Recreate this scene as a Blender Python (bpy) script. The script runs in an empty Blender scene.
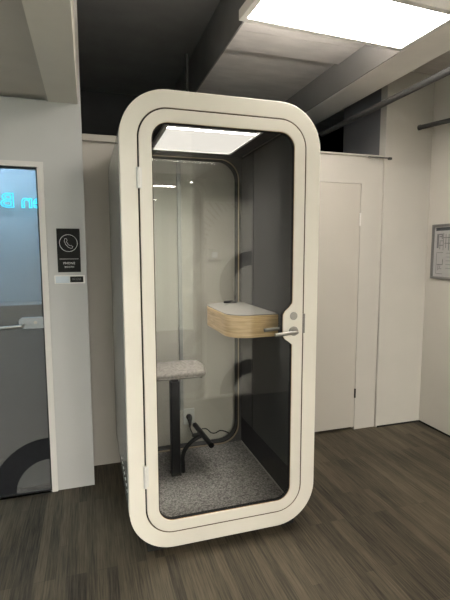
import bpy, bmesh, math, random
from mathutils import Vector, Matrix
random.seed(4)
SC = bpy.context.scene
COL = SC.collection
PI = math.pi

# ------------------------------------------------------------------ materials
def new_mat(name):
    m = bpy.data.materials.new(name); m.use_nodes = True
    nt = m.node_tree; nt.nodes.clear()
    out = nt.nodes.new('ShaderNodeOutputMaterial')
    return m, nt, out

def coords(nt, scale=(1, 1, 1), rot=(0, 0, 0)):
    tc = nt.nodes.new('ShaderNodeTexCoord'); mp = nt.nodes.new('ShaderNodeMapping')
    mp.inputs['Scale'].default_value = scale; mp.inputs['Rotation'].default_value = rot
    nt.links.new(tc.outputs['Object'], mp.inputs['Vector'])
    return mp.outputs['Vector']

def surf(name, col, rough=0.5, metal=0.0, nscale=20.0, namt=0.05, bump=0.0, bscale=None,
         stretch=(1, 1, 1), spec=0.5, coat=0.0, sheen=0.0, detail=4):
    m, nt, out = new_mat(name)
    b = nt.nodes.new('ShaderNodeBsdfPrincipled')
    v = coords(nt, stretch)
    n = nt.nodes.new('ShaderNodeTexNoise'); n.inputs['Scale'].default_value = nscale
    n.inputs['Detail'].default_value = detail
    nt.links.new(v, n.inputs['Vector'])
    r = nt.nodes.new('ShaderNodeValToRGB')
    lo = [max(0, c * (1 - namt)) for c in col]; hi = [min(1, c * (1 + namt)) for c in col]
    r.color_ramp.elements[0].position = 0.3; r.color_ramp.elements[1].position = 0.7
    r.color_ramp.elements[0].color = (*lo, 1); r.color_ramp.elements[1].color = (*hi, 1)
    nt.links.new(n.outputs['Fac'], r.inputs['Fac']); nt.links.new(r.outputs['Color'], b.inputs['Base Color'])
    b.inputs['Roughness'].default_value = rough; b.inputs['Metallic'].default_value = metal
    b.inputs['Specular IOR Level'].default_value = spec
    b.inputs['Coat Weight'].default_value = coat
    b.inputs['Sheen Weight'].default_value = sheen
    if bump:
        n2 = nt.nodes.new('ShaderNodeTexNoise'); n2.inputs['Scale'].default_value = bscale or nscale
        n2.inputs['Detail'].default_value = 3
        nt.links.new(v, n2.inputs['Vector'])
        bp = nt.nodes.new('ShaderNodeBump'); bp.inputs['Strength'].default_value = bump
        bp.inputs['Distance'].default_value = 0.004
        nt.links.new(n2.outputs['Fac'], bp.inputs['Height']); nt.links.new(bp.outputs['Normal'], b.inputs['Normal'])
    nt.links.new(b.outputs['BSDF'], out.inputs['Surface'])
    return m

def emis(name, col, strength):
    m, nt, out = new_mat(name)
    e = nt.nodes.new('ShaderNodeEmission'); e.inputs['Color'].default_value = (*col, 1)
    e.inputs['Strength'].default_value = strength
    nt.links.new(e.outputs['Emission'], out.inputs['Surface'])
    return m

def lens(name, col, strength, power=8.0, glow=0.85):
    """prismatic diffuser: sends most of its light straight out of the panel"""
    m, nt, out = new_mat(name)
    lw = nt.nodes.new('ShaderNodeLayerWeight'); lw.inputs['Blend'].default_value = 0.5
    a = nt.nodes.new('ShaderNodeMath'); a.operation = 'SUBTRACT'; a.inputs[0].default_value = 1.0
    nt.links.new(lw.outputs['Facing'], a.inputs[1])
    p = nt.nodes.new('ShaderNodeMath'); p.operation = 'POWER'; p.inputs[1].default_value = power
    nt.links.new(a.outputs[0], p.inputs[0])
    k = nt.nodes.new('ShaderNodeMath'); k.operation = 'MULTIPLY'; k.inputs[1].default_value = strength
    g = nt.nodes.new('ShaderNodeMath'); g.operation = 'ADD'; g.inputs[1].default_value = glow
    nt.links.new(k.outputs[0], g.inputs[0]); k2 = g
    nt.links.new(p.outputs[0], k.inputs[0])
    e = nt.nodes.new('ShaderNodeEmission'); e.inputs['Color'].default_value = (*col, 1)
    nt.links.new(k2.outputs[0], e.inputs['Strength'])
    nt.links.new(e.outputs['Emission'], out.inputs['Surface'])
    return m

def glass(name, tint=(1, 1, 1), f0=0.05, rough=0.0, gtint=(1, 1, 1)):
    """thin pane: clear transmission plus a Schlick mirror reflection, the same for every ray"""
    m, nt, out = new_mat(name)
    t = nt.nodes.new('ShaderNodeBsdfTransparent'); t.inputs['Color'].default_value = (*tint, 1)
    g = nt.nodes.new('ShaderNodeBsdfGlossy'); g.inputs['Roughness'].default_value = rough
    g.inputs['Color'].default_value = (*gtint, 1)
    lw = nt.nodes.new('ShaderNodeLayerWeight'); lw.inputs['Blend'].default_value = 0.5
    p = nt.nodes.new('ShaderNodeMath'); p.operation = 'POWER'; p.inputs[1].default_value = 5
    nt.links.new(lw.outputs['Facing'], p.inputs[0])
    a = nt.nodes.new('ShaderNodeMath'); a.operation = 'MULTIPLY_ADD'
    a.inputs[1].default_value = 1 - f0; a.inputs[2].default_value = f0
    nt.links.new(p.outputs[0], a.inputs[0])
    mx = nt.nodes.new('ShaderNodeMixShader')
    nt.links.new(a.outputs[0], mx.inputs['Fac']); nt.links.new(t.outputs[0], mx.inputs[1]); nt.links.new(g.outputs[0], mx.inputs[2])
    nt.links.new(mx.outputs[0], out.inputs['Surface'])
    return m

def frosted(name, tint, opac, col):
    """satin film on glass: part diffuse, part clear, a little mirror"""
    m, nt, out = new_mat(name)
    t = nt.nodes.new('ShaderNodeBsdfTransparent'); t.inputs['Color'].default_value = (*tint, 1)
    b = nt.nodes.new('ShaderNodeBsdfPrincipled'); b.inputs['Base Color'].default_value = (*col, 1)
    b.inputs['Roughness'].default_value = 0.12
    mx = nt.nodes.new('ShaderNodeMixShader'); mx.inputs['Fac'].default_value = opac
    nt.links.new(t.outputs[0], mx.inputs[1]); nt.links.new(b.outputs[0], mx.inputs[2])
    nt.links.new(mx.outputs[0], out.inputs['Surface'])
    return m

def carpet_mat(name, dark, light):
    m, nt, out = new_mat(name)
    b = nt.nodes.new('ShaderNodeBsdfPrincipled'); v = coords(nt)
    n = nt.nodes.new('ShaderNodeTexNoise'); n.inputs['Scale'].default_value = 115; n.inputs['Detail'].default_value = 3
    nt.links.new(v, n.inputs['Vector'])
    r = nt.nodes.new('ShaderNodeValToRGB')
    r.color_ramp.elements[0].position = 0.36; r.color_ramp.elements[1].position = 0.66
    r.color_ramp.elements[0].color = (*dark, 1); r.color_ramp.elements[1].color = (*light, 1)
    nt.links.new(n.outputs['Fac'], r.inputs['Fac']); nt.links.new(r.outputs['Color'], b.inputs['Base Color'])
    b.inputs['Roughness'].default_value = 1.0; b.inputs['Specular IOR Level'].default_value = 0.1
    bp = nt.nodes.new('ShaderNodeBump'); bp.inputs['Strength'].default_value = 0.6; bp.inputs['Distance'].default_value = 0.004
    nt.links.new(n.outputs['Fac'], bp.inputs['Height']); nt.links.new(bp.outputs['Normal'], b.inputs['Normal'])
    nt.links.new(b.outputs[0], out.inputs['Surface'])
    return m

def floor_mat(name):
    """dark oak strip flooring, staves running away from the camera (along y)"""
    m, nt, out = new_mat(name)
    b = nt.nodes.new('ShaderNodeBsdfPrincipled')
    v = coords(nt, (1, 1, 1), (0, 0, PI / 2))
    br = nt.nodes.new('ShaderNodeTexBrick')
    br.inputs['Scale'].default_value = 1.0
    br.inputs['Brick Width'].default_value = 0.62; br.inputs['Row Height'].default_value = 0.046
    br.inputs['Mortar Size'].default_value = 0.0012; br.inputs['Mortar Smooth'].default_value = 0.3
    br.offset = 0.37; br.offset_frequency = 3
    br.inputs['Color1'].default_value = (0.0, 0.0, 0.0, 1); br.inputs['Color2'].default_value = (1, 1, 1, 1)
    br.inputs['Mortar'].default_value = (0.1, 0.1, 0.1, 1)
    nt.links.new(v, br.inputs['Vector'])
    v2 = coords(nt, (44, 1.5, 1))
    n = nt.nodes.new('ShaderNodeTexNoise'); n.inputs['Scale'].default_value = 3.0; n.inputs['Detail'].default_value = 6
    n.inputs['Roughness'].default_value = 0.65
    nt.links.new(v2, n.inputs['Vector'])
    v3 = coords(nt, (1, 1, 1))
    n3 = nt.nodes.new('ShaderNodeTexNoise'); n3.inputs['Scale'].default_value = 1.3; n3.inputs['Detail'].default_value = 4
    nt.links.new(v3, n3.inputs['Vector'])
    mixa = nt.nodes.new('ShaderNodeMix'); mixa.data_type = 'FLOAT'; mixa.inputs['Factor'].default_value = 0.18
    nt.links.new(n.outputs['Fac'], mixa.inputs[2]); nt.links.new(br.outputs['Color'], mixa.inputs[3])
    mixb = nt.nodes.new('ShaderNodeMix'); mixb.data_type = 'FLOAT'; mixb.inputs['Factor'].default_value = 0.3
    nt.links.new(mixa.outputs[0], mixb.inputs[2]); nt.links.new(n3.outputs['Fac'], mixb.inputs[3])
    r = nt.nodes.new('ShaderNodeValToRGB')
    r.color_ramp.elements[0].position = 0.34; r.color_ramp.elements[0].color = FL_DARK
    r.color_ramp.elements[1].position = 0.68; r.color_ramp.elements[1].color = FL_LIGHT
    nt.links.new(mixb.outputs[0], r.inputs['Fac'])
    nt.links.new(r.outputs['Color'], b.inputs['Base Color'])
    b.inputs['Roughness'].default_value = 0.55
    b.inputs['Specular IOR Level'].default_value = 0.25
    bp = nt.nodes.new('ShaderNodeBump'); bp.inputs['Strength'].default_value = 0.25; bp.inputs['Distance'].default_value = 0.002
    nt.links.new(n.outputs['Fac'], bp.inputs['Height']); nt.links.new(bp.outputs['Normal'], b.inputs['Normal'])
    nt.links.new(b.outputs[0], out.inputs['Surface'])
    return m

def wood_mat(name, c0, c1, rough=0.45):
    m, nt, out = new_mat(name)
    b = nt.nodes.new('ShaderNodeBsdfPrincipled')
    v = coords(nt, (2.2, 2.2, 42))
    n = nt.nodes.new('ShaderNodeTexNoise'); n.inputs['Scale'].default_value = 2.2; n.inputs['Detail'].default_value = 6
    n.inputs['Roughness'].default_value = 0.6; n.inputs['Distortion'].default_value = 0.4
    nt.links.new(v, n.inputs['Vector'])
    r = nt.nodes.new('ShaderNodeValToRGB')
    r.color_ramp.elements[0].position = 0.35; r.color_ramp.elements[0].color = (*c0, 1)
    r.color_ramp.elements[1].position = 0.66; r.color_ramp.elements[1].color = (*c1, 1)
    nt.links.new(n.outputs['Fac'], r.inputs['Fac']); nt.links.new(r.outputs['Color'], b.inputs['Base Color'])
    b.inputs['Roughness'].default_value = rough
    nt.links.new(b.outputs[0], out.inputs['Surface'])
    return m

FL_DARK = (0.004, 0.0032, 0.0022, 1); FL_LIGHT = (0.112, 0.092, 0.062, 1)
E_PANEL, E_UP, E_BOOTH, E_OFFICE, E_ROOM, E_COOL = 29.0, 56.0, 58.0, 114.0, 125.0, 1.7
M = {}
M['cream'] = surf('cream lacquer', (0.765, 0.725, 0.645), 0.42, nscale=6, namt=0.015)
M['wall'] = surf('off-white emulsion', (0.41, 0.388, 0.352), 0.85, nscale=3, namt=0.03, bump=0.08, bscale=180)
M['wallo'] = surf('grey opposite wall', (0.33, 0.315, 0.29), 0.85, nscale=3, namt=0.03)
M['wall_bright'] = surf('off-white emulsion lightened', (0.53, 0.502, 0.456), 0.85, nscale=3, namt=0.03, bump=0.08, bscale=180)  # same paint as the back wall, lightened where too little light falls
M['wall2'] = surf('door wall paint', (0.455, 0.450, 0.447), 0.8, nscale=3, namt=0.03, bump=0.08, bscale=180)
M['leaf'] = surf('door leaf paint', (0.385, 0.358, 0.318), 0.6, nscale=3, namt=0.02)
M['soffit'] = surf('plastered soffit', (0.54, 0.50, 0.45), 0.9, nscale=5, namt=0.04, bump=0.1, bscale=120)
M['concrete'] = surf('raw concrete ceiling', (0.56, 0.53, 0.50), 0.9, nscale=4, namt=0.12, bump=0.25, bscale=40, stretch=(1, 3, 1))
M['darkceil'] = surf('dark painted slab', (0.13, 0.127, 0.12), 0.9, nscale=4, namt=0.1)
M['void'] = surf('dark ceiling void', (0.028, 0.028, 0.030), 0.9, nscale=4, namt=0.12)
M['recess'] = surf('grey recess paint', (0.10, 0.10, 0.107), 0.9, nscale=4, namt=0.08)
M['soffit_lit'] = surf('lightened soffit plaster', (0.80, 0.755, 0.68), 0.9, nscale=5, namt=0.03, bump=0.1, bscale=120)  # soffit plaster lightened to stand in for light on this strip
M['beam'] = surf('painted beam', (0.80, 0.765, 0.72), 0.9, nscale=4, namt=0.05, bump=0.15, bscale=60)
M['beam_dim'] = surf('dimmed beam side', (0.16, 0.155, 0.148), 0.9, nscale=4, namt=0.06)
M['casing'] = surf('white door casing', (0.60, 0.58, 0.555), 0.5, nscale=8, namt=0.02)
M['shell'] = surf('glossy grey shell', (0.33, 0.32, 0.30), 0.16, nscale=6, namt=0.02, spec=0.6)
M['felt'] = surf('charcoal felt', (0.048, 0.048, 0.049), 1.0, nscale=160, namt=0.30, bump=0.5, bscale=240, spec=0.1, sheen=0.05)
M['felt2'] = surf('charcoal felt panel', (0.050, 0.050, 0.049), 1.0, nscale=150, namt=0.32, bump=0.5, bscale=240, spec=0.1, sheen=0.05)
M['feltdark'] = surf('black felt skirting', (0.030, 0.030, 0.032), 1.0, nscale=160, namt=0.25, bump=0.4, bscale=240, spec=0.1)
M['black'] = surf('black rubber', (0.012, 0.012, 0.012), 0.7, nscale=30, namt=0.1, spec=0.15)
M['blackmetal'] = surf('black powder coat', (0.004, 0.004, 0.004), 0.5, nscale=200, namt=0.2, bump=0.05, spec=0.10)
M['rim'] = surf('brass toned rim', (0.27, 0.215, 0.145), 0.6, metal=0.6, nscale=20, namt=0.05)
M['darktan'] = surf('darkened plywood edge', (0.10, 0.06, 0.028), 0.7, nscale=30, namt=0.15)  # plywood edge coloured darker so the door gap reads as a dark line
M['tan'] = surf('plywood edge', (0.42, 0.27, 0.13), 0.6, nscale=30, namt=0.15)
M['carpet'] = carpet_mat('grey loop carpet', (0.085, 0.082, 0.078), (0.25, 0.242, 0.228))
M['pipe'] = surf('dull grey pipe', (0.038, 0.038, 0.037), 0.7, nscale=20, namt=0.1)
M['steel'] = surf('brushed steel', (0.33, 0.315, 0.29), 0.42, metal=1.0, nscale=80, namt=0.05, stretch=(1, 8, 8))
M['greymetal'] = surf('grey galvanised metal', (0.30, 0.30, 0.30), 0.5, metal=0.4, nscale=20, namt=0.08)
M['darkmetal'] = surf('dark steel', (0.20, 0.19, 0.175), 0.4, metal=0.8, nscale=40, namt=0.08)
M['satin'] = surf('satin grey disc', (0.30, 0.285, 0.26), 0.5, nscale=90, namt=0.08)
M['wood'] = wood_mat('oak veneer', (0.46, 0.295, 0.125), (0.76, 0.55, 0.30))
M['top'] = surf('light grey laminate', (0.115, 0.11, 0.102), 0.5, nscale=12, namt=0.02)
M['stoolfab'] = surf('taupe wool', (0.165, 0.154, 0.138), 1.0, nscale=65, namt=0.30, bump=0.5, bscale=200, spec=0.1)
M['white'] = surf('white plastic', (0.72, 0.71, 0.68), 0.4, nscale=10, namt=0.01)
M['offwhite'] = surf('off-white plastic', (0.66, 0.63, 0.57), 0.45, nscale=10, namt=0.01)
M['sign'] = surf('black sign plate', (0.006, 0.006, 0.006), 0.6, nscale=30, namt=0.1, spec=0.12)
M['ink'] = surf('white print', (0.75, 0.75, 0.74), 0.6, nscale=30, namt=0.01)
M['palegrey'] = surf('pale blue grey plastic', (0.50, 0.56, 0.62), 0.5, nscale=30, namt=0.01)
M['alu'] = surf('aluminium frame', (0.20, 0.198, 0.195), 0.5, metal=0.5, nscale=60, namt=0.04)
M['plate'] = surf('satin anodised plate', (0.22, 0.24, 0.26), 0.55, metal=0.2, nscale=60, namt=0.04)
M['paper'] = surf('printed sheet', (0.36, 0.352, 0.35), 0.6, nscale=30, namt=0.03)
M['print'] = surf('dark print', (0.045, 0.05, 0.055), 0.6, nscale=40, namt=0.2)
M['printgrey'] = surf('grey print', (0.15, 0.15, 0.155), 0.6, nscale=40, namt=0.2)
M['ring'] = surf('dark glazing film', (0.010, 0.0105, 0.013), 0.6, nscale=30, namt=0.1, spec=0.1)
M['ringpale'] = surf('grey glazing film', (0.05, 0.05, 0.053), 0.6, nscale=30, namt=0.1)
M['exitgreen'] = surf('exit sign green', (0.012, 0.035, 0.025), 0.5, nscale=30, namt=0.05)
M['exitpale'] = surf('exit sign figure', (0.16, 0.18, 0.17), 0.5, nscale=30, namt=0.05)
M['roomwall'] = surf('blue grey room wall', (0.32, 0.38, 0.42), 0.8, nscale=2, namt=0.04)
M['cabinet'] = surf('grey low cabinet', (0.17, 0.17, 0.17), 0.6, nscale=3, namt=0.05)
M['office'] = surf('pale green office wall', (0.70, 0.75, 0.655), 0.8, nscale=3, namt=0.03)
M['panel'] = emis('lit diffuser', (1.0, 0.945, 0.865), E_PANEL)
M['panel_added'] = emis('added lamp diffuser', (1.0, 0.95, 0.87), 170.0)
M['panelo'] = emis('lit office diffuser', (1.0, 0.935, 0.86), E_OFFICE)
M['panelb'] = emis('slim lamp diffuser', (1.0, 0.95, 0.88), 40.0)
M['boothlight'] = lens('booth light diffuser', (1.0, 0.94, 0.855), E_BOOTH)
M['uplight'] = emis('added uplight', (1.0, 0.93, 0.85), E_UP)
M['roomlight'] = emis('added bluish lamp', (0.50, 0.78, 1.0), E_ROOM)
M['sky'] = emis('added cool glow', (0.62, 0.82, 1.0), E_COOL)
M['neon'] = emis('cyan neon', (0.0, 0.52, 0.80), 6.5)
M['doorglass'] = glass('booth door glass', (0.98, 0.985, 0.978), 0.040)
M['backglass'] = glass('booth rear glass', (0.98, 0.985, 0.975), 0.02)
M['leftglass'] = frosted('satin door glass', (0.85, 0.85, 0.85), 0.36, (0.18, 0.18, 0.178))
def opal(name, col):
    m, nt, out = new_mat(name)
    a = nt.nodes.new('ShaderNodeBsdfTranslucent'); b = nt.nodes.new('ShaderNodeBsdfDiffuse')
    a.inputs['Color'].default_value = (*col, 1); b.inputs['Color'].default_value = (*col, 1)
    mx = nt.nodes.new('ShaderNodeMixShader'); mx.inputs['Fac'].default_value = 0.45
    nt.links.new(a.outputs[0], mx.inputs[1]); nt.links.new(b.outputs[0], mx.inputs[2]); nt.links.new(mx.outputs[0], out.inputs['Surface'])
    return m
M['farglass'] = opal('opal partition glass', (0.92, 0.91, 0.87))

# ------------------------------------------------------------------ object helpers
def world_off(p):
    v = Vector((0, 0, 0))
    while p is not None:
        v += p.location; p = p.parent
    return v

def finish_mesh(me, angle=35):
    for p in me.polygons: p.use_smooth = True
    me.set_sharp_from_angle(angle=math.radians(angle))

def obj(name, bm, mat, parent=None, label=None, bevel=0.0, seg=2, smooth=True):
    """geometry given in world coordinates -> ONE mesh object"""
    bmesh.ops.recalc_face_normals(bm, faces=bm.faces[:])
    if parent is not None:
        bmesh.ops.translate(bm, vec=-world_off(parent), verts=bm.verts[:])
    me = bpy.data.meshes.new(name); bm.to_mesh(me); bm.free()
    if smooth: finish_mesh(me)
    me.materials.append(mat)
    o = bpy.data.objects.new(name, me); COL.objects.link(o)
    if parent is not None: o.parent = parent
    if label: o['label'] = label
    if bevel:
        md = o.modifiers.new('edge', 'BEVEL'); md.width = bevel; md.segments = seg
        md.limit_method = 'ANGLE'; md.angle_limit = math.radians(40); md.harden_normals = False
    return o

def tag(o, label, cat, group=None):
    o['label'] = label; o['category'] = cat
    if group: o['group'] = group
    return o

def thing(name, loc, label, cat, group=None):
    o = bpy.data.objects.new(name, None); o.empty_display_size = 0.1
    o.location = loc; COL.objects.link(o)
    return tag(o, label, cat, group)

def struct(name, bm, mat, parent=None, bevel=0.0, label=None):
    o = obj(name, bm, mat, parent, label, bevel)
    if parent is None: o['kind'] = 'structure'
    return o

def new(): return bmesh.new()

def box(bm, x0, x1, y0, y1, z0, z1):
    vs = [bm.verts.new((x, y, z)) for z in (z0, z1) for y in (y0, y1) for x in (x0, x1)]
    for f in ((0, 1, 3, 2), (4, 6, 7, 5), (0, 4, 5, 1), (2, 3, 7, 6), (0, 2, 6, 4), (1, 5, 7, 3)):
        bm.faces.new([vs[i] for i in f])
    return bm

def B(*a): return box(new(), *a)

def tube(bm, pts, r, seg=12, cap=True):
    pts = [Vector(p) for p in pts]
    rings = []; up = None
    for i, p in enumerate(pts):
        a = pts[max(i - 1, 0)]; b = pts[min(i + 1, len(pts) - 1)]
        t = (b - a).normalized()
        if up is None:
            up = Vector((0, 0, 1)) if abs(t.z) < 0.9 else Vector((0, 1, 0))
        s = t.cross(up).normalized(); up = s.cross(t).normalized()
        rr_ = r[i] if isinstance(r, (list, tuple)) else r
        rings.append([bm.verts.new(p + rr_ * (math.cos(2 * PI * k / seg) * s + math.sin(2 * PI * k / seg) * up)) for k in range(seg)])
    for a, b in zip(rings, rings[1:]):
        for k in range(seg):
            bm.faces.new((a[k], a[(k + 1) % seg], b[(k + 1) % seg], b[k]))
    if cap:
        bm.faces.new(rings[0][::-1]); bm.faces.new(rings[-1])
    return bm

def T(pts, r, seg=12): return tube(new(), pts, r, seg)

def smooth_path(pts, n=6):
    """Catmull-Rom through the points"""
    P = [Vector(p) for p in pts]; P = [2 * P[0] - P[1]] + P + [2 * P[-1] - P[-2]]
    out = []
    for i in range(1, len(P) - 2):
        for k in range(n):
            t = k / n
            out.append(0.5 * ((2 * P[i]) + (P[i + 1] - P[i - 1]) * t + (2 * P[i - 1] - 5 * P[i] + 4 * P[i + 1] - P[i + 2]) * t * t
                              + (-P[i - 1] + 3 * P[i] - 3 * P[i + 1] + P[i + 2]) * t ** 3))
    out.append(P[-2])
    return out

def prism(bm, poly, axis, a, b):
    """poly 2D: axis 'y' -> (x,z); 'z' -> (x,y); 'x' -> (y,z)"""
    def pt(u, v, w):
        return {'y': (u, w, v), 'z': (u, v, w), 'x': (w, u, v)}[axis]
    A = [bm.verts.new(pt(u, v, a)) for u, v in poly]; Bv = [bm.verts.new(pt(u, v, b)) for u, v in poly]
    bm.faces.new(A[::-1]); bm.faces.new(Bv)
    n = len(poly)
    for i in range(n): bm.faces.new((A[i], A[(i + 1) % n], Bv[(i + 1) % n], Bv[i]))
    return bm

def rrect(x0, x1, z0, z1, r, n=14, extra=()):
    """rounded rectangle from the bottom of the right edge, anticlockwise; extra = [(z, dx), ...] on the right edge"""
    P = []
    for z, dx in extra: P.append((x1 + dx, z))
    for cx, cz, a0 in ((x1 - r, z1 - r, 0), (x0 + r, z1 - r, 90), (x0 + r, z0 + r, 180), (x1 - r, z0 + r, 270)):
        for k in range(n + 1):
            a = math.radians(a0 + 90 * k / n); P.append((cx + r * math.cos(a), cz + r * math.sin(a)))
    return P

def ring_solid(outer, inner, y0, y1):
    bm = new(); L = []
    for y in (y0, y1):
        for loop in (outer, inner):
            L.append([bm.verts.new((x, y, z)) for x, z in loop])
    of, jf, ob, jb = L; n = len(outer)
    for i in range(n):
        j = (i + 1) % n
        bm.faces.new((of[i], of[j], jf[j], jf[i])); bm.faces.new((ob[j], ob[i], jb[i], jb[j]))
        bm.faces.new((of[j], of[i], ob[i], ob[j])); bm.faces.new((jf[i], jf[j], jb[j], jb[i]))
    return bm

def arc_band(cx, cz, r0, r1, a0, a1, y0, y1, n=40, clip=None):
    poly = [(cx + r1 * math.cos(a0 + (a1 - a0) * k / n), cz + r1 * math.sin(a0 + (a1 - a0) * k / n)) for k in range(n + 1)]
    poly2 = [(cx + r0 * math.cos(a0 + (a1 - a0) * k / n), cz + r0 * math.sin(a0 + (a1 - a0) * k / n)) for k in range(n + 1)]
    bm = new()
    rows = []
    for y in (y0, y1):
        rows.append(([bm.verts.new((x, y, z)) for x, z in poly], [bm.verts.new((x, y, z)) for x, z in poly2]))
    (o0, i0), (o1, i1) = rows
    for k in range(n):
        bm.faces.new((o0[k], o0[k + 1], i0[k + 1], i0[k])); bm.faces.new((o1[k + 1], o1[k], i1[k], i1[k + 1]))
        bm.faces.new((o0[k + 1], o0[k], o1[k], o1[k + 1])); bm.faces.new((i0[k], i0[k + 1], i1[k + 1], i1[k]))
    bm.faces.new((o0[0], i0[0], i1[0], o1[0])); bm.faces.new((i0[-1], o0[-1], o1[-1], i1[-1]))
    return bm

def text_bm(body, size, mtx, depth=0.0006, outline=0.0, spacing=1.0):
    cu = bpy.data.curves.new('lettering', 'FONT'); cu.body = body; cu.size = size
    cu.align_x = 'CENTER'; cu.align_y = 'CENTER'; cu.space_character = spacing
    if outline:
        cu.fill_mode = 'NONE'; cu.bevel_depth = outline; cu.bevel_resolution = 2; cu.resolution_u = 6
    else:
        cu.extrude = depth; cu.resolution_u = 3
    o = bpy.data.objects.new('lettering', cu); COL.objects.link(o)
    dg = bpy.context.evaluated_depsgraph_get()
    me = bpy.data.meshes.new_from_object(o.evaluated_get(dg))
    bm = new(); bm.from_mesh(me); bmesh.ops.transform(bm, matrix=mtx, verts=bm.verts[:])
    bpy.data.objects.remove(o); bpy.data.curves.remove(cu); bpy.data.meshes.remove(me)
    return bm

FACE_FRONT = Matrix(((1, 0, 0, 0), (0, 0, -1, 0), (0, 1, 0, 0), (0, 0, 0, 1)))   # readable from -y

# ------------------------------------------------------------------ dimensions (metres)
W2, ZB, ZT, R0 = 0.488, 0.04, 2.20, 0.215          # booth front outline
M1, M2 = 0.0763, 0.1395                            # margins of door gap and of glass
YD, XD = 0.799, -0.643                             # glazed door wall face and its right edge
YB, XR = 1.060, 2.095                              # back wall and right wall faces
YO = -2.12                                         # wall opposite the booth

# ------------------------------------------------------------------ the setting
struct('floor', B(-4.0, 2.3, -6.1, 3.4, -0.12, 0.0), floor_mat('dark oak strip floor'))

struct('added_carpet', B(-3.99, 2.09, -6.09, -0.76, 0.0, 0.003), carpet_mat('added dark carpet', (0.02, 0.02, 0.021), (0.05, 0.05, 0.052)))  # added out of view to dim floor reflections in the booth glass
bm = new()                                           # wall with the glazed door
DX0, DX1, DZ = -1.80, -0.862, 2.004
box(bm, -4.0, DX0, YD, 0.93, 0, 2.345); box(bm, DX1, XD, YD, 0.93, 0, 2.345)
box(bm, DX0, DX1, YD, 0.93, DZ, 2.345)
box(bm, -0.76, XD, 0.93, 1.16, 0, 2.345)
box(bm, -4.0, XD, 0.86, 0.93, 2.345, 3.26)
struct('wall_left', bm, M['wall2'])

bm = new()                                           # back wall behind the booth, with the painted door's opening
OX0, OX1, OZ = 0.56, 1.452, 2.018
box(bm, XD - .05, OX0, YB, 1.16, 0, 2.24); box(bm, OX1, 1.65, YB, 1.16, 0, 2.24)
box(bm, OX0, OX1, YB, 1.16, OZ, 2.24); box(bm, OX0, OX1, 1.12, 1.16, 0, OZ)
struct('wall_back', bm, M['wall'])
struct('wall_corner', B(1.648, 2.3, 1.040, 1.12, 0, 2.9), M['wall'], bevel=0.004)
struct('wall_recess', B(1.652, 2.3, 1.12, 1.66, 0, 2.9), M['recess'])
struct('wall_right', B(XR, 2.3, -6.1, 1.04, 0, 3.3), M['wall_bright'])
struct('wall_rear', B(-4.0, 2.3, 3.30, 3.40, 0, 3.3), M['void'])
bm = new()                                           # wall opposite the booth, seen only as a reflection
box(bm, 0.36, 0.42, YO - .12, YO, 0, 2.9); box(bm, 0.97, 1.36, YO - .12, YO, 0, 2.9); box(bm, 1.36, XR, YO - .12, YO, 0, .10); box(bm, 1.36, XR, YO - .12, YO, 2.46, 2.9); box(bm, 0.42, 0.97, YO - .12, YO, 2.0, 2.9)
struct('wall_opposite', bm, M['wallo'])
struct('wall_far', B(-4.0, 2.3, -6.2, -6.1, 0, 3.3), M['office'])
bm = new()
box(bm, -4.1, -4.0, -6.1, -3.6, 0, 3.3); box(bm, -4.1, -4.0, -1.0, 3.4, 0, 3.3); box(bm, -4.1, -4.0, -3.6, -1.0, 0, .9); box(bm, -4.1, -4.0, -3.6, -1.0, 2.2, 3.3)
struct('wall_outer', bm, M['office'])
wn = struct('cool_pane', B(-4.08, -4.06, -3.6, -1.0, .9, 2.2), M['sky'])  # glowing pane added out of view for cool light on the left wall
for y in (-3.6, -2.33, -1.06): obj('cool_pane_frame', B(-4.055, -4.0, y, y + .06, .9, 2.2), M['casing'], wn)

bm = new()                                           # lit concrete ceiling strip and the strip right of the beam
box(bm, 0.34, 1.245, -6.1, 0.820, 2.9, 3.26); box(bm, 0.34, 1.245, 0.824, 1.095, 2.901, 3.26)
box(bm, 0.34, 1.245, 1.097, 3.30, 2.925, 3.26); box(bm, 1.51, XR, -6.1, 3.30, 2.9, 3.26)
struct('ceiling', bm, M['concrete'])
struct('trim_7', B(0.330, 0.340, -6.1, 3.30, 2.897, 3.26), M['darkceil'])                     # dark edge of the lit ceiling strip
struct('ceiling.001', B(-4.0, 2.3, -6.1, 3.4, 3.26, 3.36), M['darkceil'])
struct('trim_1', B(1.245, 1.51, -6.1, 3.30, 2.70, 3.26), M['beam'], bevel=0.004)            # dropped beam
struct('trim_8', B(1.238, 1.2455, -6.1, 3.30, 2.704, 2.925), M['beam_dim'])                 # its left side, coloured dark to offset the uplight
bm = new()
struct('trim_9', B(-0.82, -0.66, -6.1, 0.86, 2.345, 3.26), M['soffit_lit'])
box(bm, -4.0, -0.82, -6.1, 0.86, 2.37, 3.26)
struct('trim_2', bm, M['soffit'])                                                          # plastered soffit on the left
struct('trim_3', B(XD, -0.10, 1.040, YB, 2.200, 2.242), M['wall'], bevel=0.003)            # cap board, left end
struct('trim_4', B(0.40, 1.64, 1.046, YB, 2.228, 2.2415), M['wall'], bevel=0.002)          # cap strip, right end
bm = new(); box(bm, 1.49, 1.70, 1.028, 1.040, 2.218, 2.225); box(bm, 1.672, 1.70, 1.022, 1.040, 2.210, 2.227)
struct('trim_5', bm, M['pipe'])
struct('shadow_gap_right', B(XR - .006, XR, -2.1, 1.034, 0, 0.014), M['black'])  # black strip painted in for the shadow gap at the wall foot
struct('shadow_gap_back', B(1.66, XR - .006, 1.034, 1.040, 0, 0.012), M['black'])  # same painted shadow line along the corner wall
# the room beyond the glazed door
struct('wall_beyond', B(-3.9, -0.76, 1.58, 1.66, 0, 2.40), M['roomwall'])
struct('ceiling.002', B(-3.9, -0.76, 0.93, 1.58, 2.345, 2.40), M['wall2'])

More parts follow.
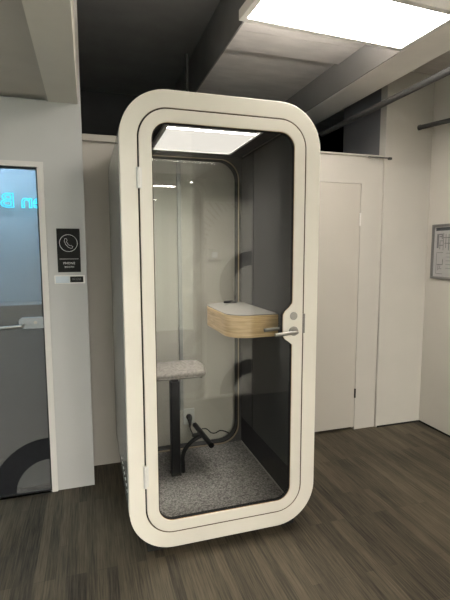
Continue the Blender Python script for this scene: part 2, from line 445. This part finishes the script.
# --- glazed door on the left
d = struct('door_1', ring_solid([(DX0, 0), (DX1, 0), (DX1, DZ), (DX0, DZ)],
                                [(DX0 + .034, -.0), (DX1 - .034, -.0), (DX1 - .034, DZ - .030), (DX0 + .034, DZ - .030)],
                                YD - .012, YD + .10), M['casing'])
d['label'] = 'white framed glazed door left of the phone booth'
gx0, gx1, gz1 = DX0 + .036, DX1 - .036, DZ - .032
obj('gasket', ring_solid([(gx0, .004), (gx1, .004), (gx1, gz1), (gx0, gz1)],
                         [(gx0 + .006, .010), (gx1 - .006, .010), (gx1 - .006, gz1 - .007), (gx0 + .006, gz1 - .007)], YD + .004, YD + .030), M['black'], d)
obj('glass_pane', B(gx0 + .004, gx1 - .004, YD + .010, YD + .020, .008, gz1 - .004), M['leftglass'], d)
obj('ring_film', arc_band(gx1 - .006, .012, .198, .335, PI / 2, PI, YD + .0085, YD + .0098), M['ring'], d)
obj('lock_plate', prism(new(), [(-1.036, 1.052), (-1.012, 1.036), (gx1 - .002, 1.036), (gx1 - .002, 1.102), (-1.020, 1.102), (-1.036, 1.088)], 'y', YD - .006, YD + .036), M['plate'], d, bevel=.002)
obj('keyhole', T([(-.945, YD - .009, 1.072), (-.945, YD - .005, 1.072)], .010, 16), M['steel'], d)
obj('lever_handle', T(smooth_path([(-1.012, YD - .004, 1.060), (-1.012, YD - .045, 1.060), (-1.030, YD - .056, 1.060), (-1.075, YD - .058, 1.058), (-1.155, YD - .058, 1.056)], 5), .0085), M['steel'], d)

# --- painted door in the back wall, right of the booth
d = struct('door_2', B(OX0 + .0025, OX1 - .0025, YB + .002, YB + .044, .022, OZ - .0025), M['leaf'], bevel=.002)
d['label'] = 'flush painted door in the back wall right of the phone booth'
obj('hinge', T([(OX1 - .006, YB - .004, 1.690), (OX1 - .006, YB - .004, 1.790)], .0065), M['casing'], d)
obj('hinge', T([(OX1 - .002, YB - .001, .275), (OX1 - .002, YB - .001, .352)], .007), M['blackmetal'], d, label='dark hinge gap')
struct('trim_6', B(OX0, OX1, YB + .050, 1.118, .001, .022), M['black'])

wn = struct('light_opening', ring_solid([(1.36, .10), (XR, .10), (XR, 2.46), (1.36, 2.46)], [(1.39, .13), (XR - .03, .13), (XR - .03, 2.43), (1.39, 2.43)], YO - .08, YO - .02), M['casing'])  # opening added out of view so lamp light reaches the back wall
obj('glass_pane', B(1.388, XR - .028, YO - .054, YO - .046, .128, 2.432), M['doorglass'], wn)
# --- opal glazed door opposite the booth (shows as a faint reflection)
d = struct('door_3', ring_solid([(.42, 0), (.97, 0), (.97, 2.0), (.42, 2.0)], [(.445, .012), (.955, .012), (.955, 1.975), (.445, 1.975)], YO - .08, YO - .01), M['casing'])
obj('glass_pane', B(.443, .957, YO - .05, YO - .04, .010, 1.977), M['farglass'], d)
obj('ring_film', arc_band(.955, 1.145, .205, .345, PI / 2, PI * 1.2, YO - .039, YO - .037), M['ringpale'], d)
obj('ring_film', arc_band(.955, .03, .20, .345, PI / 2, PI, YO - .039, YO - .037), M['ringpale'], d)
bm = new()
for i in range(9):
    for k in range(16):
        t = PI / 2 + .08 + k * .094
        r = .48 + i * .022 ; x = .93 + r * math.cos(t) * .98; z = 1.48 + r * math.sin(t)
        if .455 < x < .9 and 1.5 < z < 1.96:
            prism(bm, [(x + .0075 * math.cos(a), z + .0075 * math.sin(a)) for a in [2 * PI * j / 8 for j in range(8)]], 'y', YO - .039, YO - .037)
obj('dot_film', bm, M['ringpale'], d)

# ------------------------------------------------------------------ ceiling lights
def ceiling_panel(name, cx, cy, w, dpt, z, rot, em, label, ztop, cables=True, group=None):
    root = thing(name, (cx, cy, z), label, 'ceiling light', group)
    R = Matrix.Rotation(rot, 4, 'Z')
    def put(bm): bmesh.ops.transform(bm, matrix=Matrix.Translation((cx, cy, 0)) @ R, verts=bm.verts[:]); return bm
    bm = new(); t = .032; a, b = w / 2, dpt / 2
    box(bm, -a, a, -b, -b + t, z, z + .05); box(bm, -a, a, b - t, b, z, z + .05)
    box(bm, -a, -a + t, -b + t, b - t, z, z + .05); box(bm, a - t, a, -b + t, b - t, z, z + .05)
    box(bm, -a + t, a - t, -b + t, b - t, z + .035, z + .05)
    obj('frame', put(bm), M['white'], root)
    obj('diffuser', put(B(-a + t, a - t, -b + t, b - t, z + .004, z + .012)), em, root)
    if cables:
        for sx in (-1, 1):
            for sy in (-1, 1):
                obj('suspension_cable', put(T([(sx * (a - .1), sy * (b - .1), z + .048), (sx * (a - .1), sy * (b - .1), ztop)], .0025, 6)), M['greymetal'], root)
    return root

PD = .44
import mathutils
rot = math.radians(3.0)
main = ceiling_panel('ceiling_light', .661 + .5 * PD * math.sin(rot), .274 - .5 * PD * math.cos(rot), 1.035, PD, 2.66, rot, M['panel'],
              'large bright rectangular ceiling light hanging above the front of the phone booth', 2.9)
cx, cy = main.location.x, main.location.y
up = B(-.45, .45, -PD / 2 + .03, PD / 2 - .03, 2.710, 2.714)
bmesh.ops.transform(up, matrix=Matrix.Translation((cx, cy, 0)) @ Matrix.Rotation(rot, 4, 'Z'), verts=up.verts[:])
obj('added_uplight', up, M['uplight'], main)  # glow added on top of the panel to brighten the ceiling strip
ceiling_panel('offview_light', 1.50, -4.7, 1.0, 1.24, 2.62, 0, M['panel_added'], 'added wide lamp shining through the opening opposite the booth', 2.9)  # made-up lamp out of view, lights the foot of the back wall
ceiling_panel('offview_light', -.85, -4.9, .62, 1.0, 2.31, 0, M['panelo'], 'bright office ceiling light behind the camera, under the left soffit', 2.37)
ceiling_panel('offview_light', -.10, -4.9, .62, 1.0, 2.62, 0, M['panelo'], 'bright office ceiling light hanging below the dark slab behind the camera', 3.26)
ceiling_panel('offview_light', .98, -2.85, .50, .50, 2.60, 0, M['panelo'], 'added square lamp brightening the opal glazed door opposite the booth', 2.9)  # made-up lamp out of view, lights the opal pane from behind
ceiling_panel('offview_light', .55, -4.95, .42, .22, 2.50, 0, M['panelb'], 'slim office ceiling light behind the wall opposite the booth', 2.9)

# ------------------------------------------------------------------ THE PHONE BOOTH
booth = thing('phone_booth', (0, .5, 0), 'tall cream framed phone booth with a rounded glass door', 'phone booth')
XTR = [(1.00, 0), (1.015, 0), (1.030, -.018), (1.045, -.040), (1.062, -.051), (1.115, -.0525), (1.170, -.051), (1.188, -.041), (1.208, -.018), (1.228, -.002), (1.245, 0)]
ZX = [(z, 0) for z, _ in XTR]
def loop(m, r=None, bump=False, w=W2):
    return rrect(-w + m, w - m, ZB + m, ZT - m, max(.02, (R0 - m) if r is None else r), 16, XTR if bump else ZX)

obj('front_frame', ring_solid(loop(0), loop(M1), 0.0, .052), M['cream'], booth, bevel=.0022, seg=2)
sh_o = rrect(-.490, .490, ZB + .002, ZT - .002, R0, 16, ZX); sh_i = rrect(-.478, .478, ZB + .014, ZT - .014, R0 - .012, 16, ZX)
obj('shell', ring_solid(sh_o, sh_i, .046, 1.0), M['shell'], booth)
obj('plinth', B(-.40, .40, .055, .95, 0.0, .0445), M['black'], booth)
bk_i = rrect(-.372, .372, .108, 2.104, .13, 16, ZX)
obj('rear_frame', ring_solid(sh_i, bk_i, .932, .995), M['felt'], booth)
obj('rear_gasket', ring_solid(rrect(-.380, .380, .1005, 2.112, .138, 16, ZX), rrect(-.370, .370, .110, 2.102, .128, 16, ZX), .924, .934), M['black'], booth)
obj('rear_rim', ring_solid(rrect(-.3755, .3755, .1045, 2.1075, .1335, 16, ZX), rrect(-.3725, .3725, .1075, 2.1045, .1305, 16, ZX), .906, .924), M['rim'], booth)
obj('rear_glass', B(-.385, .385, .952, .960, .108, 2.114), M['backglass'], booth)
obj('carpet_floor', B(-.396, .396, .052, .932, .088, .100), M['carpet'], booth)
obj('ceiling_liner', B(-.392, .392, .052, .932, 2.130, 2.142), M['felt'], booth)
# right hand wall: skirting, two acoustic panels, plain strip at the rear
obj('side_liner', B(.402, .412, .052, .932, .104, 2.128), M['feltdark'], booth)
obj('acoustic_panel', B(.394, .402, .060, .676, .290, 2.112), M['felt2'], booth, bevel=.003)
obj('acoustic_panel', B(.396, .402, .694, .912, .290, 2.112), M['felt'], booth, bevel=.003)
obj('side_liner', B(-.412, -.402, .052, .932, .104, 2.128), M['felt'], booth)
lt = obj('interior_light', ring_solid([(-.245, .19), (.275, .19), (.275, .79), (-.245, .79)], [(-.228, .205), (.262, .205), (.262, .775), (-.228, .775)], 2.112, 2.131), M['white'], booth, label='lit rectangular ceiling panel inside the booth')
# ring_solid works in x/z: turn it to lie under the booth ceiling
me = lt.data
for v in me.vertices:
    x, y, z = v.co + Vector((0, .5, 0)); v.co = Vector((x, z, y)) - Vector((0, .5, 0))
obj('diffuser', B(-.229, .263, .305, .790, 2.116, 2.124), M['boothlight'], lt)
obj('ceiling_sensor', T([(-.245, .695, 2.131), (-.245, .695, 2.122), (-.245, .695, 2.112), (-.245, .695, 2.108)], [.020, .020, .015, .006], 16), M['steel'], booth)
for k in range(7): obj('vent_glint', B(-.4915, -.4895, .05 + k * .06, .075 + k * .06, .332, .336), M['white'], booth)  # white dashes painted in for light glinting along the vents
# the door
obj('plywood_edge', ring_solid(loop(M1 - .0005), loop(M1 + .0012), .002, .012), M['darktan'], booth)
door = obj('door', ring_solid(loop(M1 + .0075), loop(M2, bump=True), -.003, .023), M['cream'], booth, bevel=.0018, seg=2)
obj('door_gap_seal', ring_solid(loop(M1 - .003), loop(M1 + .014), .012, .046), M['black'], booth)
gl = rrect(-W2 + M2 - .012, W2 - M2 + .012, ZB + M2 - .012, ZT - M2 + .012, R0 - M2 + .012, 16, ZX)
bm = new(); prism(bm, gl, 'y', .010, .016)
obj('glass_pane', bm, M['doorglass'], door)
obj('glass_gasket', ring_solid(loop(M2 - .004, bump=True), loop(M2 + .0042, bump=True), .0052, .0238), M['black'], door)
lev = lambda y0, y1, y2: T(smooth_path([(.352, y0, 1.086), (.352, y1, 1.086), (.348, y2, 1.086), (.325, y2, 1.0855), (.280, y2, 1.0825), (.232, y2, 1.080)], 5), .0092, 14)
obj('plywood_edge', ring_solid(loop(M2 - .0005, bump=True), loop(M2 + .0010, bump=True), .0018, .0052), M['tan'], door)
rs = obj('lever_handle', lev(-.010, -.038, -.050), M['steel'], door)
obj('rosette', T([(.352, -.002, 1.086), (.352, -.012, 1.086)], .024, 28), M['steel'], rs)
rs = obj('lever_handle', lev(.030, .072, .090), M['steel'], door)
obj('rosette', T([(.352, .0225, 1.086), (.352, .033, 1.086)], .024, 28), M['steel'], rs)
obj('lock_disc', T([(.353, -.002, 1.163), (.353, -.0065, 1.163)], .0205, 32), M['satin'], door, bevel=.001)
obj('strike_plate', B(.4075, .4180, -.0025, .030, 1.072, 1.172), M['darkmetal'], booth)
for z0, z1 in ((1.768, 1.858), (.372, .480)):
    h = obj('hinge', T([(-.4105, -.007, z0), (-.4105, -.007, z1)], .0085, 16), M['white'], door)
    obj('hinge_leaf', B(-.410, -.394, -.0055, -.002, z0 + .003, z1 - .003), M['white'], h)

# ------------------------------------------------------------------ things inside the booth
dk = thing('wall_desk', (.25, .6, 1.005), 'small wood fronted desk with rounded corners on the booth side wall', 'desk')
def desk_poly(x0, x1, y0, y1, r0, r1, n=12):
    P = [(x1, y0), (x1, y1)]
    for k in range(n + 1):
        a = PI / 2 + PI / 2 * k / n; P.append((x0 + r1 + r1 * math.cos(a), y1 - r1 + r1 * math.sin(a)))
    for k in range(n + 1):
        a = PI + PI / 2 * k / n; P.append((x0 + r0 + r0 * math.cos(a), y0 + r0 + r0 * math.sin(a)))
    return P
obj('wooden_body', prism(new(), desk_poly(.105, .393, .272, .908, .12, .16), 'z', 1.005, 1.131), M['wood'], dk, bevel=.002)
obj('worktop', prism(new(), desk_poly(.107, .393, .274, .906, .118, .158), 'z', 1.131, 1.136), M['top'], dk, label='light grey laminate worktop')
gp = obj('cable_port', prism(new(), [(.300 + .048 * math.cos(2 * PI * k / 28), .866 + .030 * math.sin(2 * PI * k / 28)) for k in range(28)], 'z', 1.1355, 1.1480), M['black'], dk)
obj('port_lid', B(.28, .32, .853, .879, 1.1475, 1.151), M['blackmetal'], gp, bevel=.002)

st = thing('perch_stool', (-.155, .585, .1), 'booth stool with taupe fabric seat on a square black post', 'stool')
obj('post', B(-.181, -.125, .565, .621, .100, .700), M['blackmetal'], st, bevel=.006)
obj('base_plate', B(-.184, -.122, .562, .624, .100, .103), M['blackmetal'], st)
# seat: rounded trapezoid cushion
def seat_outline(s):
    P = [(-.335, .50), (.020, .50), (.066, .68), (.040, .83), (-.34, .83), (-.36, .66)]
    c = Vector((-.155, .665))
    out = []
    n = len(P)
    for i in range(n):
        a, b, d2 = Vector(P[i - 1]), Vector(P[i]), Vector(P[(i + 1) % n])
        r = .050
        p0 = b + (a - b).normalized() * r; p1 = b + (d2 - b).normalized() * r
        for k in range(7):
            t = k / 6; out.append((1 - t) ** 2 * p0 + 2 * t * (1 - t) * b + t * t * p1)
    return [c + (p - c) * s for p in out]
bm = new(); rows = []
for z, s in ((.731, .93), (.734, .97), (.740, .992), (.750, 1.0), (.759, .99), (.765, .965), (.768, .92)):
    rows.append([bm.verts.new((p.x, p.y, z)) for p in seat_outline(s)])
for a, b in zip(rows, rows[1:]):
    n = len(a)
    for k in range(n): bm.faces.new((a[k], a[(k + 1) % n], b[(k + 1) % n], b[k]))
bm.faces.new(rows[0][::-1]); bm.faces.new(rows[-1])
seat = obj('seat', bm, M['stoolfab'], st, label='taupe wool seat cushion')
pts = [(p.x, p.y, .741) for p in seat_outline(.996)]
obj('piping', T(pts + [pts[0]], .0032, 6), M['stoolfab'], seat)
obj('seat_plate', B(-.230, -.06, .54, .70, .722, .732), M['blackmetal'], st, bevel=.002)
obj('neck', B(-.174, -.132, .572, .614, .699, .723), M['blackmetal'], st)
lv = obj('adjust_lever', T([(-.08, .60, .727), (-.01, .585, .722), (.012, .580, .720)], .006, 8), M['blackmetal'], st)
obj('lever_knob', T([(.004, .582, .720), (.020, .578, .720)], .011, 10), M['blackmetal'], lv)

ft = thing('foot_rest', (-.105, .6, .1), 'bent black tube foot rest with a crossbar beside the stool post', 'foot rest')
obj('stem', T(smooth_path([(-.105, .6, .100), (-.105, .6, .15), (-.105, .6, .205), (-.085, .6, .255), (-.035, .6, .302), (.028, .6, .330)], 6), .0135, 14), M['blackmetal'], ft)
obj('crossbar', T([(.014, .772, .331), (.0145, .768, .331), (.0365, .428, .331), (.037, .424, .331)], [.012, .0165, .0165, .012], 16), M['blackmetal'], ft)

# ------------------------------------------------------------------ things on the walls behind the glass
so = thing('wall_socket', (.035, YB, .28), 'off-white wall socket behind the booth rear glass near the floor', 'socket')
obj('cover_plate', B(-.008, .078, YB - .012, YB, .222, .342), M['wall2'], so, bevel=.004)
obj('socket_face', T([(.035, YB - .0125, .283), (.035, YB - .010, .283)], .024, 24), M['wall'], so)
cb = thing('power_cable', (.035, YB - .03, .28), 'black power plug and cord hanging from the low wall socket', 'cable')
obj('plug', T([(.035, YB - .0128, .283), (.035, YB - .030, .283), (.035, YB - .045, .272), (.035, YB - .050, .245), (.035, YB - .046, .215)], [.021, .021, .017, .011, .006], 16), M['black'], cb)
obj('cord', T(smooth_path([(.035, YB - .046, .222), (.042, YB - .044, .19), (.058, YB - .042, .158), (.080, YB - .03, .146), (.105, YB - .03, .165), (.13, YB - .03, .183), (.165, YB - .03, .178),
                       (.20, YB - .03, .145), (.235, YB - .032, .140), (.265, YB - .036, .155), (.30, YB - .045, .150), (.33, 1.0, .136)], 6), .004, 8), M['black'], cb)
obj('cord_block', B(.055, .110, YB - .040, YB - .020, .130, .156), M['black'], cb, bevel=.006)
tr = thing('cable_trunking', (-.017, YB, .34), 'slim grey vertical cable trunking on the wall behind the booth glass', 'cable trunking')
obj('cover', B(-.031, -.003, YB - .026, YB, .342, 2.198), M['greymetal'], tr, bevel=.003)
obj('joint_clip', B(-.033, -.001, YB - .028, YB, .93, .955), M['greymetal'], tr, bevel=.002)
sw = thing('wall_switch', (.239, YB, 1.46), 'pale square wall switch behind the booth glass, standing in for a reflection', 'switch')  # plate set behind the glass in place of a faint reflection
obj('plate', B(.190, .288, YB - .010, YB, 1.425, 1.505), M['wall'], sw, bevel=.003)
obj('rocker', B(.218, .260, YB - .014, YB - .010, 1.445, 1.485), M['wall2'], sw, bevel=.002)
rd = tag(obj('upright_rod', T([(.063, 1.11, 2.240), (.063, 1.11, 2.835)], .010, 12), M['black']),
         'thin dark vertical rod standing on the back wall top above the phone booth', 'rod')

# ------------------------------------------------------------------ pipes near the ceiling
def conduit(pts, r, label, clips):
    root = thing('conduit_pipe', pts[0], label, 'pipe')
    obj('tube', T(pts, r, 14), M['pipe'], root)
    for c in clips: obj('clip', c, M['pipe'], root)
    return root
conduit([(1.43, -2.12, 2.54), (1.43, 1.66, 2.54)], .022, 'long grey pipe running below the ceiling beam right of the phone booth',
        [B(1.423, 1.437, y, y + .02, 2.555, 2.702) for y in (-1.4,)])
conduit([(1.956, 1.041, 2.478), (2.030, .79, 2.474), (2.090, .587, 2.471), (2.12, .49, 2.469)], .018, 'short grey pipe end near the top of the right wall', [T([(1.962, 1.023, 2.478), (1.957, 1.040, 2.478)], .021, 14)])

# ------------------------------------------------------------------ signs left of the booth
sg = thing('room_sign', (-.741, YD, 1.368), 'black phone booth sign with white handset symbol on the wall', 'sign')
y0 = YD - .008
obj('plate', B(-.806, -.676, y0, YD, 1.368, 1.627), M['sign'], sg, bevel=.001)
obj('raised_panel', B(-.806, -.676, y0 - .002, y0, 1.455, 1.627), M['sign'], sg)
yp = y0 - .0035
cx, cz, R = -.741, 1.541, .050
bm = T([(cx + R * math.cos(2 * PI * k / 48), yp + .001, cz + R * math.sin(2 * PI * k / 48)) for k in range(49)], .0015, 6)
obj('symbol_ring', bm, M['ink'], sg)
hs = [(-.020, .026), (-.012, .029), (-.006, .016), (-.011, .011), (-.004, -.005), (.008, -.016), (.014, -.013), (.025, -.021), (.021, -.029), (.012, -.031), (-.002, -.024), (-.016, -.008), (-.023, .012), (-.020, .026)]
obj('handset_symbol', T([(cx + u, yp + .001, cz + v) for u, v in hs], .0013, 6), M['ink'], sg)
obj('divider_line', B(-.795, -.687, y0 - .001, y0, 1.4460, 1.4480), M['ink'], sg)
obj('lettering', text_bm('PHONE', .019, Matrix.Translation((-.741, y0 - .0006, 1.421)) @ FACE_FRONT, spacing=1.1), M['ink'], sg)
obj('lettering', text_bm('BOOTH', .014, Matrix.Translation((-.741, y0 - .0006, 1.399)) @ FACE_FRONT, spacing=1.15), M['ink'], sg)
sl = thing('availability_slider', (-.742, YD, 1.30), 'small white sliding status plate below the black phone sign', 'sign')
obj('holder', B(-.828, -.655, YD - .006, YD, 1.299, 1.349), M['white'], sl, bevel=.001)
obj('slider', B(-.822, -.742, YD - .010, YD - .006, 1.304, 1.344), M['palegrey'], sl, bevel=.001)
tl = obj('status_tile', B(-.740, -.664, YD - .0075, YD - .006, 1.306, 1.342), M['sign'], sl)
obj('lettering', text_bm('IN USE', .016, Matrix.Translation((-.702, YD - .0080, 1.324)) @ FACE_FRONT, spacing=1.1), M['alu'], tl)

# ------------------------------------------------------------------ framed plan on the right wall
pf = thing('framed_plan', (XR, .82, 1.26), 'framed floor plan sheet on the right wall', 'picture frame')
PY0, PY1, PZ0, PZ1 = .665, .975, 1.262, 1.702
bm = new(); f = .020
box(bm, XR - .016, XR, PY0, PY1, PZ0, PZ0 + f); box(bm, XR - .016, XR, PY0, PY1, PZ1 - f, PZ1)
box(bm, XR - .016, XR, PY0, PY0 + f, PZ0 + f, PZ1 - f); box(bm, XR - .016, XR, PY1 - f, PY1, PZ0 + f, PZ1 - f)
obj('frame', bm, M['alu'], pf)
sh = obj('sheet', B(XR - .006, XR - .001, PY0 + f, PY1 - f, PZ0 + f, PZ1 - f), M['paper'], pf)
xs = XR - .0068
def pr(bm, y0, y1, z0, z1): return box(bm, xs, xs + .001, PY1 - f - y1, PY1 - f - y0, PZ1 - f - z1, PZ1 - f - z0)
bm = new(); pr(bm, .016, .26, .006, .032)
obj('header_band', bm, M['print'], sh)
bm = new()
for y0_, y1_, z0_, z1_ in [(.03, .05, .06, .17), (.03, .09, .056, .066), (.055, .085, .075, .083), (.08, .088, .06, .10), (.06, .10, .11, .116), (.095, .100, .05, .19), (.12, .125, .06, .17),
                           (.10, .20, .085, .091), (.11, .19, .13, .136), (.15, .156, .06, .19), (.19, .195, .05, .19), (.045, .095, .145, .151), (.06, .066, .12, .18),
                           (.205, .25, .07, .076), (.205, .25, .12, .126), (.225, .23, .06, .19)]:
    pr(bm, y0_, y1_, z0_, z1_)
obj('plan_lines', bm, M['printgrey'], sh)
bm = new()
for y0_, y1_, z0_, z1_ in [(.03, .034, .21, .38), (.03, .10, .205, .209), (.04, .10, .30, .306), (.095, .101, .26, .306), (.05, .056, .30, .35), (.06, .09, .335, .339), (.04, .10, .375, .380),
                           (.07, .075, .31, .33), (.13, .25, .21, .213), (.13, .25, .24, .243), (.13, .22, .27, .273), (.13, .25, .30, .303), (.13, .20, .33, .333)]:
    pr(bm, y0_, y1_, z0_, z1_)
obj('plan_lines', bm, M['printgrey'], sh)

# ------------------------------------------------------------------ beyond the glazed door and behind the camera
cab = thing('low_cabinet', (-1.9, 1.45, 0), 'grey low cabinet behind the glazed door', 'cabinet')
obj('body', B(-3.0, -.78, 1.36, 1.575, 0, 1.10), M['cabinet'], cab)
obj('top_board', B(-3.0, -.78, 1.345, 1.575, 1.10, 1.118), M['cabinet'], cab)
ne = thing('neon_sign', (-1.075, 1.57, 1.80), 'cyan outlined neon lettering, mirrored to stand in for a reflection in the glazed door', 'neon sign')  # reversed letters built behind the pane in place of a mirror image
for ch, x in (('e', -.962), ('n', -1.045), ('B', -1.170), ('o', -1.285)):
    MIR = Matrix.Translation((x, 1.545, 1.855)) @ Matrix(((-1.2, 0, 0, 0), (0, 0, -1, 0), (0, 1, 0, 0), (0, 0, 0, 1)))
    lt_ = obj('letter', text_bm(ch, .145, MIR, outline=.0032), M['neon'], ne)
    obj('standoff', T([(x, 1.545, 1.815), (x, 1.582, 1.815)], .004, 6), M['greymetal'], ne)
rl = thing('added_room_light', (-1.5, 1.3, 2.33), 'added slim bluish lamp tinting the room behind the glazed door', 'ceiling light')  # made-up lamp that gives the door glass its blue tone
obj('housing', B(-2.4, -.85, 1.20, 1.30, 2.325, 2.346), M['white'], rl)
obj('diffuser', B(-2.39, -.86, 1.21, 1.29, 2.318, 2.325), M['roomlight'], rl)

ex = thing('exit_sign', (.665, YO, 2.09), 'dark exit sign reflected at the top right of the booth door glass', 'exit sign')
yo = YO + .020
obj('plate', B(.530, .805, YO, yo, 2.022, 2.152), M['exitgreen'], ex, bevel=.002)
bm = ring_solid([(.540, 2.030), (.655, 2.030), (.655, 2.144), (.540, 2.144)], [(.548, 2.038), (.647, 2.038), (.647, 2.136), (.548, 2.136)], yo, yo + .002)
obj('doorway_symbol', bm, M['exitpale'], ex)
bm = new()
tube(bm, [(.606, yo + .003, 2.122), (.606, yo + .003, 2.128)], .008, 10)
for a, b in (((.604, 2.114), (.598, 2.085)), ((.598, 2.085), (.615, 2.068)), ((.615, 2.068), (.611, 2.048)), ((.598, 2.085), (.582, 2.066)), ((.582, 2.066), (.566, 2.066)), ((.604, 2.112), (.622, 2.096)), ((.604, 2.112), (.586, 2.100))):
    tube(bm, [(a[0], yo + .003, a[1]), (b[0], yo + .003, b[1])], .0045, 6)
obj('running_figure', bm, M['exitpale'], ex)
bm = new(); prism(bm, [(.69, 2.080), (.745, 2.080), (.735, 2.05), (.755, 2.05), (.79, 2.087), (.755, 2.124), (.735, 2.124), (.745, 2.094), (.69, 2.094)], 'y', yo, yo + .002)
obj('arrow_symbol', bm, M['exitpale'], ex)

# ------------------------------------------------------------------ camera and view
f, pitch, yaw, roll = 439.11, math.radians(-6.3478), math.radians(-17.2949), math.radians(-0.1426)
F = Vector((-math.sin(yaw) * math.cos(pitch), math.cos(yaw) * math.cos(pitch), math.sin(pitch)))
Rv = F.cross(Vector((0, 0, 1))).normalized(); U = Rv.cross(F)
R2 = Rv * math.cos(roll) + U * math.sin(roll); U2 = -Rv * math.sin(roll) + U * math.cos(roll)
cam = bpy.data.cameras.new('camera'); co = bpy.data.objects.new('camera', cam); COL.objects.link(co)
mw = Matrix((R2, U2, -F)).transposed().to_4x4(); mw.translation = Vector((-.6353, -2.0066, 1.4911))
co.matrix_world = mw
cam.sensor_fit = 'VERTICAL'; cam.sensor_height = 24.0; cam.lens = f / 600 * 24.0
cam.clip_start = .02; cam.clip_end = 50
SC.camera = co
w = bpy.data.worlds.new('world'); SC.world = w; w.use_nodes = True
w.node_tree.nodes['Background'].inputs['Color'].default_value = (1, .95, .88, 1)
w.node_tree.nodes['Background'].inputs['Strength'].default_value = 0.0
vs = SC.view_settings
vs.view_transform = 'Standard'; vs.look = 'None'; vs.gamma = 1.0; vs.use_curve_mapping = False
vs.exposure = 0.12
cy = SC.cycles
cy.use_denoising = True
cy.max_bounces = 10; cy.diffuse_bounces = 5; cy.glossy_bounces = 5; cy.transparent_max_bounces = 16; cy.transmission_bounces = 6
cy.sample_clamp_indirect = 6.0; cy.blur_glossy = 0.3
cy.caustics_reflective = False; cy.caustics_refractive = False
